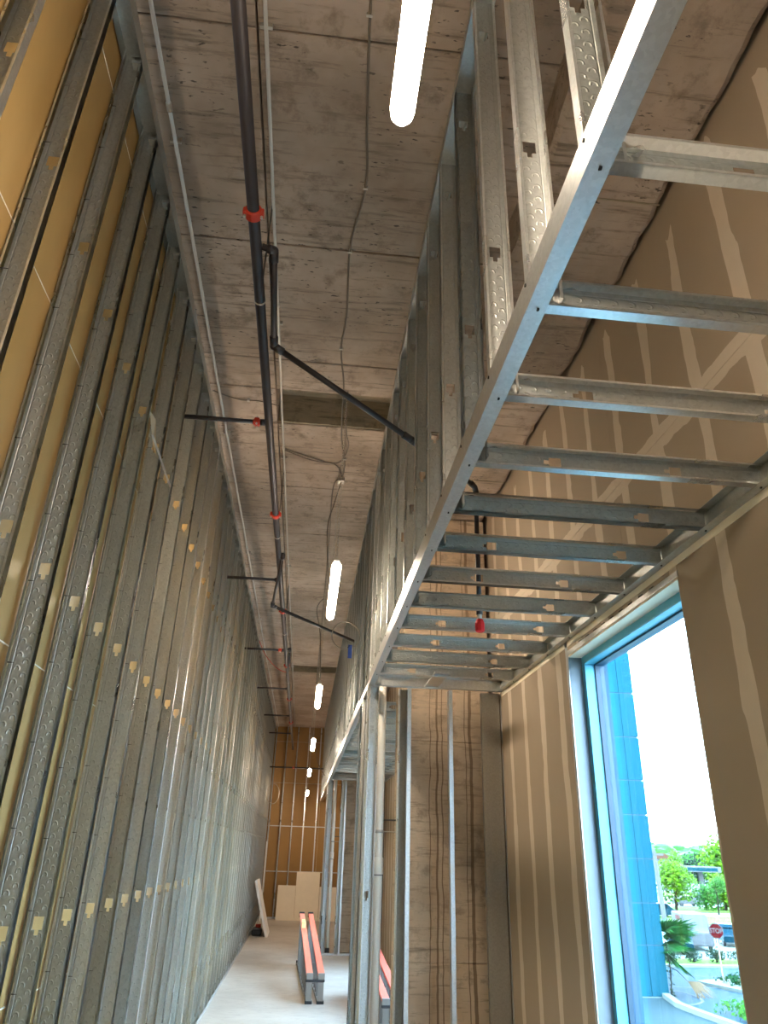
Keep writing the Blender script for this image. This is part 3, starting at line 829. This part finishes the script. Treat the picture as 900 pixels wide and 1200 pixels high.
# ------------------------------------------------------------------ outside
G = -6.5
M['asphalt'] = simple('asphalt', (.02, .042, .055), .8, var=.15, scale=.5, spec=.05)
M['lot'] = simple('pale_lot', (.155, .19, .17), .8, var=.15, scale=.2, spec=.05)
M['kerb'] = simple('pale_kerb', (.14, .17, .155), .8, spec=.05)
M['paving'] = simple('pale_paving', (0.0291, 0.0468, 0.0489), .7, scale=.6, spec=.05)
M['line'] = simple('road_paint', (0.0780, 0.0827, 0.0827), .7, spec=.05)
M['grass'] = simple('grass_green', (.075, .14, .02), .9, var=.35, scale=.6, spec=.05)
M['ground_cover'] = simple('ground_cover_leaf', (0.0031, 0.0291, 0.0057), .6, var=.4, scale=3, spec=.05)
M['palm_leaf'] = simple('palm_leaf', (.010, .06, .012), .45, var=.4, scale=3, spec=.05)
M['dead_leaf'] = simple('dead_palm_leaf', (.10, .07, .04), .7, var=.3, scale=3, spec=.05)
M['trunk'] = simple('bark', (0.0140, 0.0099, 0.0068), .9, spec=.05)
M['lime'] = simple('lime_leaf', (.055, .13, .003), .5, var=.35, scale=1, spec=.05)
M['mid_green'] = simple('mid_green_leaf', (.02, .085, .008), .5, var=.35, scale=1, spec=.05)
M['deep_green'] = simple('deep_green_leaf', (0.0047, 0.0166, 0.0047), .6, var=.35, scale=1, spec=.05)
M['car_white'] = simple('white_car_paint', (0.0780, 0.0780, 0.0796), .25, var=.02, spec=.05)
M['car_teal'] = simple('teal_car_paint', (0.0021, 0.0213, 0.0322), .22, var=.05, spec=.05)
M['car_glass'] = simple('car_glass', (0.0031, 0.0068, 0.0088), .1, var=.05, spec=.05)
M['sign_red'] = simple('sign_red', (0.0603, 0.0005, 0.0031), .45, var=.05, spec=.05)
M['sign_white'] = simple('sign_white', (0.0827, 0.0827, 0.0827), .5, var=.02, spec=.05)
M['canopy_blue'] = simple('canopy_blue', (0.0005, 0.0291, 0.0406), .4, var=.05, spec=.05)
M['orange_roof'] = simple('terracotta_roof', (0.0536, 0.0213, 0.0114), .8, spec=.05)

gd = link('ground', B(2.2, 700, -60, 1000, G-.4, G-.05), M['lot']); gd['kind'] = 'structure'
rd = link('road', B(10, 60, 33, 54.0, G-.06, G-.02), M['asphalt']); rd['kind'] = 'structure'
kb = link('kerb_strip', B(10, 70, 54.0, 54.5, G-.05, G+.12), M['kerb']); kb['kind'] = 'structure'
rd2 = link('far_road', B(20, 300, 120, 150, G-.06, G-.03), M['lot']); rd2['kind'] = 'structure'
for k, (a, b_) in enumerate(((54.5, 58), (88, 100), (108, 119), (152, 168))):
    o = link('grass_bank', B(20 if k else 12, 260, a, b_, G-.05, G+.05), M['grass']); o['kind'] = 'structure'
# paving and low kerb by the blue building
o = link('paving', B(12, 19.2, 35, 42.2, G-.05, G+.10), M['paving']); o['kind'] = 'structure'
def ribbon(name, pts, w, z0, z1, mat):
    bm = bmesh.new(); rows = []
    for i, p in enumerate(pts):
        p = Vector((p[0], p[1], 0)); q = Vector((*pts[min(i+1, len(pts)-1)], 0)); r0 = Vector((*pts[max(i-1, 0)], 0))
        d = (q-r0).normalized(); nn = Vector((-d.y, d.x, 0))*w/2
        rows.append([bm.verts.new((c.x, c.y, z)) for c, z in ((p-nn, z0), (p+nn, z0), (p+nn, z1), (p-nn, z1))])
    for i in range(len(rows)-1):
        for k in range(4): bm.faces.new((rows[i][k], rows[i][(k+1) % 4], rows[i+1][(k+1) % 4], rows[i+1][k]))
    bm.faces.new(rows[0]); bm.faces.new(rows[-1][::-1])
    o = link(name, bm, mat); return o
o = ribbon('low_wall', [(19.2, 42.2), (18.6, 39.5), (18.7, 37.5), (19.0, 34)], .35, G-.05, G+.3, M['kerb']); o['kind'] = 'structure'
arc = [(19.5+1.9*math.sin(a), 43.3+1.9*math.cos(a)*1.3) for a in [k*PI/10 for k in range(11)]]
tag(ribbon('road_marking', arc, .16, G-.02, G-.012, M['line']), 'curved white line painted on the road by the blue building', 'road marking')
tag(ribbon('road_marking', [(19.8, 46.0), (25, 46.0)], .18, G-.02, G-.012, M['line']), 'straight white line painted across the road below the palm', 'road marking')
tag(ribbon('road_marking', [(19, 50.2), (40, 50.2)], .12, G-.02, G-.012, M['line']), 'thin pale line painted along the road in front of the hedge', 'road marking')
# traffic island
bm = bmesh.new()
isl = [(23.6, 47.3), (24.6, 47.9), (30, 48.4), (34, 46), (28, 39), (25.2, 42.5)]
lo = [bm.verts.new((x, y, G-.05)) for x, y in isl]; hi = [bm.verts.new((x, y, G+.14)) for x, y in isl]
bm.faces.new(hi); bm.faces.new(lo[::-1])
for k in range(6): bm.faces.new((lo[k], lo[(k+1) % 6], hi[(k+1) % 6], hi[k]))
o = link('traffic_island', bm, M['kerb']); o['kind'] = 'structure'

def leaf_cloud(bm, c, rad, n, size, squash=1.0, seed=0):
    rn = random.Random(seed)
    for _ in range(n):
        while True:
            p = Vector((rn.uniform(-1, 1), rn.uniform(-1, 1), rn.uniform(-1, 1)))
            if .35 < p.length < 1: break
        p = Vector((p.x*rad, p.y*rad, p.z*rad*squash))+Vector(c)
        a = Vector((rn.gauss(0, 1), rn.gauss(0, 1), rn.gauss(0, 1))).normalized(); b = a.orthogonal().normalized()
        s = size*rn.uniform(.6, 1.3)
        bm.faces.new([bm.verts.new(p+a*s), bm.verts.new(p+b*s*.6), bm.verts.new(p-a*s), bm.verts.new(p-b*s*.6)])
bm = bmesh.new(); rn = random.Random(3)
for _ in range(60):
    x = rn.uniform(24.9, 31); y = rn.uniform(43.5, 47.6)
    leaf_cloud(bm, (x, y, G+.3), .55, 26, .12, .5, rn.random())
o = link('ground_cover', bm, M['ground_cover']); tag(o, 'low bright green ground cover on the traffic island beside the stop sign', 'plants'); o['kind'] = 'stuff'
bm = bmesh.new()
for _ in range(30): leaf_cloud(bm, (rn.uniform(20.2, 23.5), rn.uniform(36.5, 39.3), G+.3), .45, 24, .10, .6, rn.random())
o = link('ground_cover', bm, M['mid_green']); tag(o, 'pale green planting at the lower right corner of the window view', 'plants'); o['kind'] = 'stuff'

def tree(label, x, y, h, r, mat, n, group, name='tree', size=None, sq=1.0):
    t = thing(name, label, 'tree' if name != 'shrub' else 'shrub', (x, y, G), 0, group)
    bm = bmesh.new(); rr = random.Random(int(x*10+y))
    n = int(n*2.2)
    for k in range(7):
        leaf_cloud(bm, (rr.uniform(-.5, .5)*r, rr.uniform(-.5, .5)*r, h-r*sq+rr.uniform(-.5, .5)*r*sq), r*.62, n//7, (size or r*.14)*.62, sq, rr.random())
    link('foliage', bm, mat, t)
    link('trunk', T([(0, 0, 0), (0.03*h, 0, h*.45), (0, 0, h*.7)], [.05*r+.04, .04*r+.03, .02], 7), M['trunk'], t)
    return t
D = 'trees beyond the car park'
tree('lime green round tree left, beside the pale utility pole', 53.5, 110.5, 7.0, 3.2, M['lime'], 900, D)
tree('lime green tree at the right edge of the window view', 62.0, 112.5, 5.6, 3.0, M['lime'], 900, D)
tree('tall bright tree behind the canopy at the right of the window view', 113, 204, 13.5, 7.5, M['lime'], 900, D)
tree('loose mid green tree just right of the lime tree', 58.8, 112, 4.2, 2.2, M['mid_green'], 600, D)
tree('slim pale tree standing before the canopy', 56.2, 104, 4.6, 1.4, M['mid_green'], 500, D)
tree('small pointed lime tree under the hill, above the canopy left', 110, 225, 9.5, 3.2, M['lime'], 400, D)
tree('dark round tree behind the canopy', 122, 235, 9.0, 5.5, M['deep_green'], 600, D)
for k in range(7):
    tree(('leftmost', 'second', 'third', 'fourth', 'fifth', 'sixth', 'rightmost')[k]+' of the seven clipped dark shrubs in the kerb hedge', 24.5+k*1.75, 56.2+.1*(k % 2), .95, .85, M['deep_green'], 260, 'shrubs in the kerb hedge', 'shrub', .12, .6)
# wooded hill: a bumpy mass whose trees cannot be counted
bm = bmesh.new(); rn = random.Random(11)
for k in range(420):
    x = rn.uniform(100, 300); y = 330+rn.uniform(-35, 90)
    top = 2.2+(y-295)*.012+rn.uniform(-3, 2)
    bmesh.ops.create_icosphere(bm, subdivisions=2, radius=rn.uniform(5.5, 9), matrix=Matrix.Translation((x, y, top-5.5)))
for v in bm.verts: v.co += Vector((rn.gauss(0, .4), rn.gauss(0, .4), rn.gauss(0, .4)))
o = link('wooded_hill', bm, M['mid_green']); tag(o, 'long wooded hill closing the view behind the canopy', 'woods'); o['kind'] = 'stuff'
gh = link('hill_ground', B(90, 420, 290, 460, G-.3, G+3), M['mid_green']); gh['kind'] = 'structure'

# blue panelled building
bb = thing('blue_building', 'tall blue metal-panelled building corner standing just outside the window', 'building', (10.0, 42.0, G))
link('wall', B(.06, 9.28, .06, 12, 0, 24), M['gasket'], bb)
zs = [.12, 2.4, 4.35, 6.5, 8.72, 10.55, 12.95, 15.5, 18, 20.5, 23.9]
for a, b_ in zip(zs[:-1], zs[1:]):
    for (x0, x1) in ((0, 2.9), (2.9, 5.8), (5.8, 8.45), (8.45, 9.36)):
        link('panel', B(x0+.012, x1-.012 if x1 < 9 else x1, 0, .06, a+.025, b_-.025), M['blue_panel'], bb)
    link('panel', B(9.30, 9.36, .06, 12, a+.025, b_-.025), M['blue_panel'], bb)
link('base_course', B(-.05, 9.42, -.08, 12, 0, .12), M['kerb'], bb)

# stop sign
t = thing('stop_sign', 'red octagonal stop sign on a thin post at the traffic island', 'sign', (25.0, 46.9, G), math.radians(-28))
link('post', T([(0, .02, .1), (0, .02, 3.1)], .035, 8), M['conduit'], t)
def octa(r, y0, y1):
    bm = bmesh.new()
    a = [(r*math.cos(PI/8+k*PI/4), r*math.sin(PI/8+k*PI/4)) for k in range(8)]
    f = [bm.verts.new((x, y0, z+2.72)) for x, z in a]; b = [bm.verts.new((x, y1, z+2.72)) for x, z in a]
    bm.faces.new(f); bm.faces.new(b[::-1])
    for k in range(8): bm.faces.new((f[k], f[(k+1) % 8], b[(k+1) % 8], b[k]))
    return bm
link('sign_border', octa(.43, -.02, .0), M['sign_white'], t)
link('sign_plate', octa(.385, -.028, -.02), M['sign_red'], t)
cu = bpy.data.curves.new('lettering', 'FONT'); cu.body = 'STOP'; cu.size = .36; cu.align_x = 'CENTER'; cu.align_y = 'CENTER'; cu.extrude = .003; cu.offset = .008
cu.materials.append(M['sign_white'])
lt = bpy.data.objects.new('lettering', cu); C.objects.link(lt); me_ = bpy.data.meshes.new_from_object(lt); bpy.data.objects.remove(lt); lt = bpy.data.objects.new('lettering', me_); C.objects.link(lt); lt.parent = t; lt.location = (0, -.032, 2.72); lt.rotation_euler = (PI/2, 0, 0); lt.scale = (.82, 1.0, 1)

# palm: fronds are large enough to be parts
def frond_bm(L, n, droop, fan=1.0, seed=1, wide=.075):
    bm = bmesh.new(); rr = random.Random(seed)
    hub = Vector((L*.42, 0, -droop*.18))
    tube(bm, [(0, 0, 0), (L*.2, 0, .02), tuple(hub)], [.03, .022, .015], 5)
    for k in range(n):
        a = (k/(n-1)-.5)*2.3*fan
        d = Vector((math.cos(a), math.sin(a), 0)); l = L*.62*(1-.25*abs(a)/1.3)*rr.uniform(.85, 1.1)
        s = Vector((-d.y, d.x, 0))*wide*L/2
        m1 = hub+d*l*.5+Vector((0, 0, -.04*droop)); e = hub+d*l+Vector((0, 0, -droop*rr.uniform(.25, .5)))
        h1 = hub+Vector((0, 0, .0))
        v = [bm.verts.new(p) for p in (h1, m1+s, e, m1-s)]
        bm.faces.new(v)
    return bm
t = thing('palm', 'green fan palm leaning out from behind the blue building, with one dead frond', 'palm', (19.3, 43.6, G))
link('trunk', T([(-.5, .6, 0), (-.35, .4, 1.6), (0, 0, 2.4)], [.2, .17, .15], 10), M['trunk'], t)
rr = random.Random(5)
for k in range(22):
    az = rr.uniform(-1.3, 1.6); el = rr.uniform(-.45, 1.0)
    f = link('frond', frond_bm(2.5*rr.uniform(.8, 1.1), 22, rr.uniform(.3, 1.2), seed=k), M['palm_leaf'], t)
    f.location = (0, 0, 2.4); f.rotation_euler = (rr.uniform(-.5, .5), -el, az)
f = link('dead_frond', frond_bm(2.6, 16, 1.5, .5, 40, .03), M['dead_leaf'], t); f.location = (.75, -.3, 1.35); f.rotation_euler = (.75, .45, -.5)
f['label'] = 'dry brown hanging frond'
t = thing('creeper', 'thin dark creeper climbing the corner of the blue building', 'plant', (19.42, 41.9, G))
bm = bmesh.new(); tube(bm, [(0, 0, 0), (.1, -.05, 1.4), (.02, 0, 2.6)], .03, 5)
link('stem', bm, M['trunk'], t)
bm = bmesh.new()
for k in range(9): leaf_cloud(bm, (.08, 0, .2+k*.28), .16, 16, .06, 1, k)
link('foliage', bm, M['deep_green'], t)

# parked vehicles
def car(label, name, x, y, rz, L, W, Hh, mat, van=False):
    t = thing(name, label, 'van' if van else 'car', (x, y, G-.05), rz, 'parked vehicles')
    if van: prof = [(-L/2, .35), (-L/2, Hh), (L*.22, Hh), (L*.33, Hh*.62), (L/2, Hh*.5), (L/2, .35)]
    else: prof = [(-L/2, .35), (-L/2, .85), (-L*.38, .92), (-L*.26, Hh), (L*.12, Hh), (L*.28, .95), (L/2, .80), (L/2, .35)]
    bm = bmesh.new()
    a = [bm.verts.new((px_, -W/2, pz)) for px_, pz in prof]; b = [bm.verts.new((px_, W/2, pz)) for px_, pz in prof]
    bm.faces.new(a); bm.faces.new(b[::-1])
    for k in range(len(prof)): bm.faces.new((a[k], a[(k+1) % len(prof)], b[(k+1) % len(prof)], b[k]))
    bmesh.ops.bevel(bm, geom=list(bm.edges), offset=.07, segments=2, affect='EDGES')
    link('body', bm, mat, t)
    if van:
        link('window_glass', B(L*.1, L*.24, -W/2-.01, W/2+.01, Hh*.62, Hh*.88), M['car_glass'], t)
        link('side_stripe', B(-L*.2, L*.12, -W/2-.012, -W/2+.01, Hh*.80, Hh*.93), M['sign_red'], t)
    else:
        link('window_glass', B(-L*.25, L*.12, -W/2-.01, W/2+.01, Hh*.68, Hh*.92), M['car_glass'], t)
        link('windscreen', B(L*.13, L*.2, -W/2+.12, W/2-.12, Hh*.66, Hh*.86), M['car_glass'], t)
    for sx in (-.31, .31):
        for sy in (-1, 1):
            w = link('wheel', T([(L*sx, sy*W/2-.02*sy, .34), (L*sx, sy*W/2-.22*sy, .34)], .33, 14), M['black'], t)
    return t
car('white van with a red stripe parked left of the teal car', 'van', 33.1, 66.0, -PI/2-.25, 5.4, 2.0, 2.5, M['car_white'], True)
car('teal car parked at the right edge of the window view', 'car', 37.6, 68.4, -PI/2-.3, 4.4, 1.8, 1.6, M['car_teal'])
car('teal car mostly hidden behind the palm fronds', 'car', 30.2, 62.6, -PI/2-.4, 4.3, 1.8, 1.45, M['car_teal'])
car('white car in the far row below the canopy, left one', 'car', 61, 122, 0, 4.4, 1.8, 1.5, M['car_white'])
car('dark teal car in the far row beneath the canopy', 'car', 70, 132, 0, 4.6, 1.8, 1.6, M['car_teal'])
car('teal car far left beside the utility pole', 'car', 45.0, 97.5, .2, 4.6, 1.8, 1.6, M['car_teal'])

t = thing('fuel_canopy', 'flat white canopy with a teal fascia over the far forecourt', 'canopy', (91, 180, G))
link('deck', B(-7.0, 8.5, 0, 10, 4.0, 5.2), M['sign_white'], t)
link('fascia', B(-6.3, 7.6, -.08, 0, 4.25, 4.9), M['canopy_blue'], t)
for x in (-4, 5): link('column', B(x-.4, x+.4, 3, 4, 0, 4), M['sign_white'], t)
t = thing('forecourt_building', 'small white building left of the teal canopy', 'building', (79, 185, G))
link('wall', B(-5, 2.5, 0, 8, 0, 6.5), M['sign_white'], t)
link('roof', B(-5.3, 2.8, -.3, 8.3, 6.5, 7.0), M['kerb'], t)
link('door', B(-1, 0, -.05, 0, 0, 2.4), M['car_glass'], t)
t = thing('house', 'distant house with a terracotta roof among the trees', 'building', (119, 250, G)); t.scale = (.7, .7, .82)
link('wall', B(-4, 4, 0, 6, 0, 8.0), M['sign_white'], t)
bm = bmesh.new()
v = [bm.verts.new(p) for p in ((-4.6, -.5, 8), (4.6, -.5, 8), (4.6, 6.5, 8), (-4.6, 6.5, 8), (-2, 3, 10.2), (2, 3, 10.2))]
for q in ((0, 1, 5, 4), (1, 2, 5), (2, 3, 4, 5), (3, 0, 4), (3, 2, 1, 0)): bm.faces.new([v[i] for i in q])
link('roof', bm, M['orange_roof'], t)
t = thing('utility_pole', 'pale utility pole with a crossarm beside the blue building', 'pole', (42.0, 90, G))
link('pole', T([(0, 0, 0), (-.3, 0, 7.4)], [.28, .2], 10), M['sign_white'], t)
link('crossarm', B(-1.5, .8, -.08, .08, 6.9, 7.1), M['sign_white'], t)
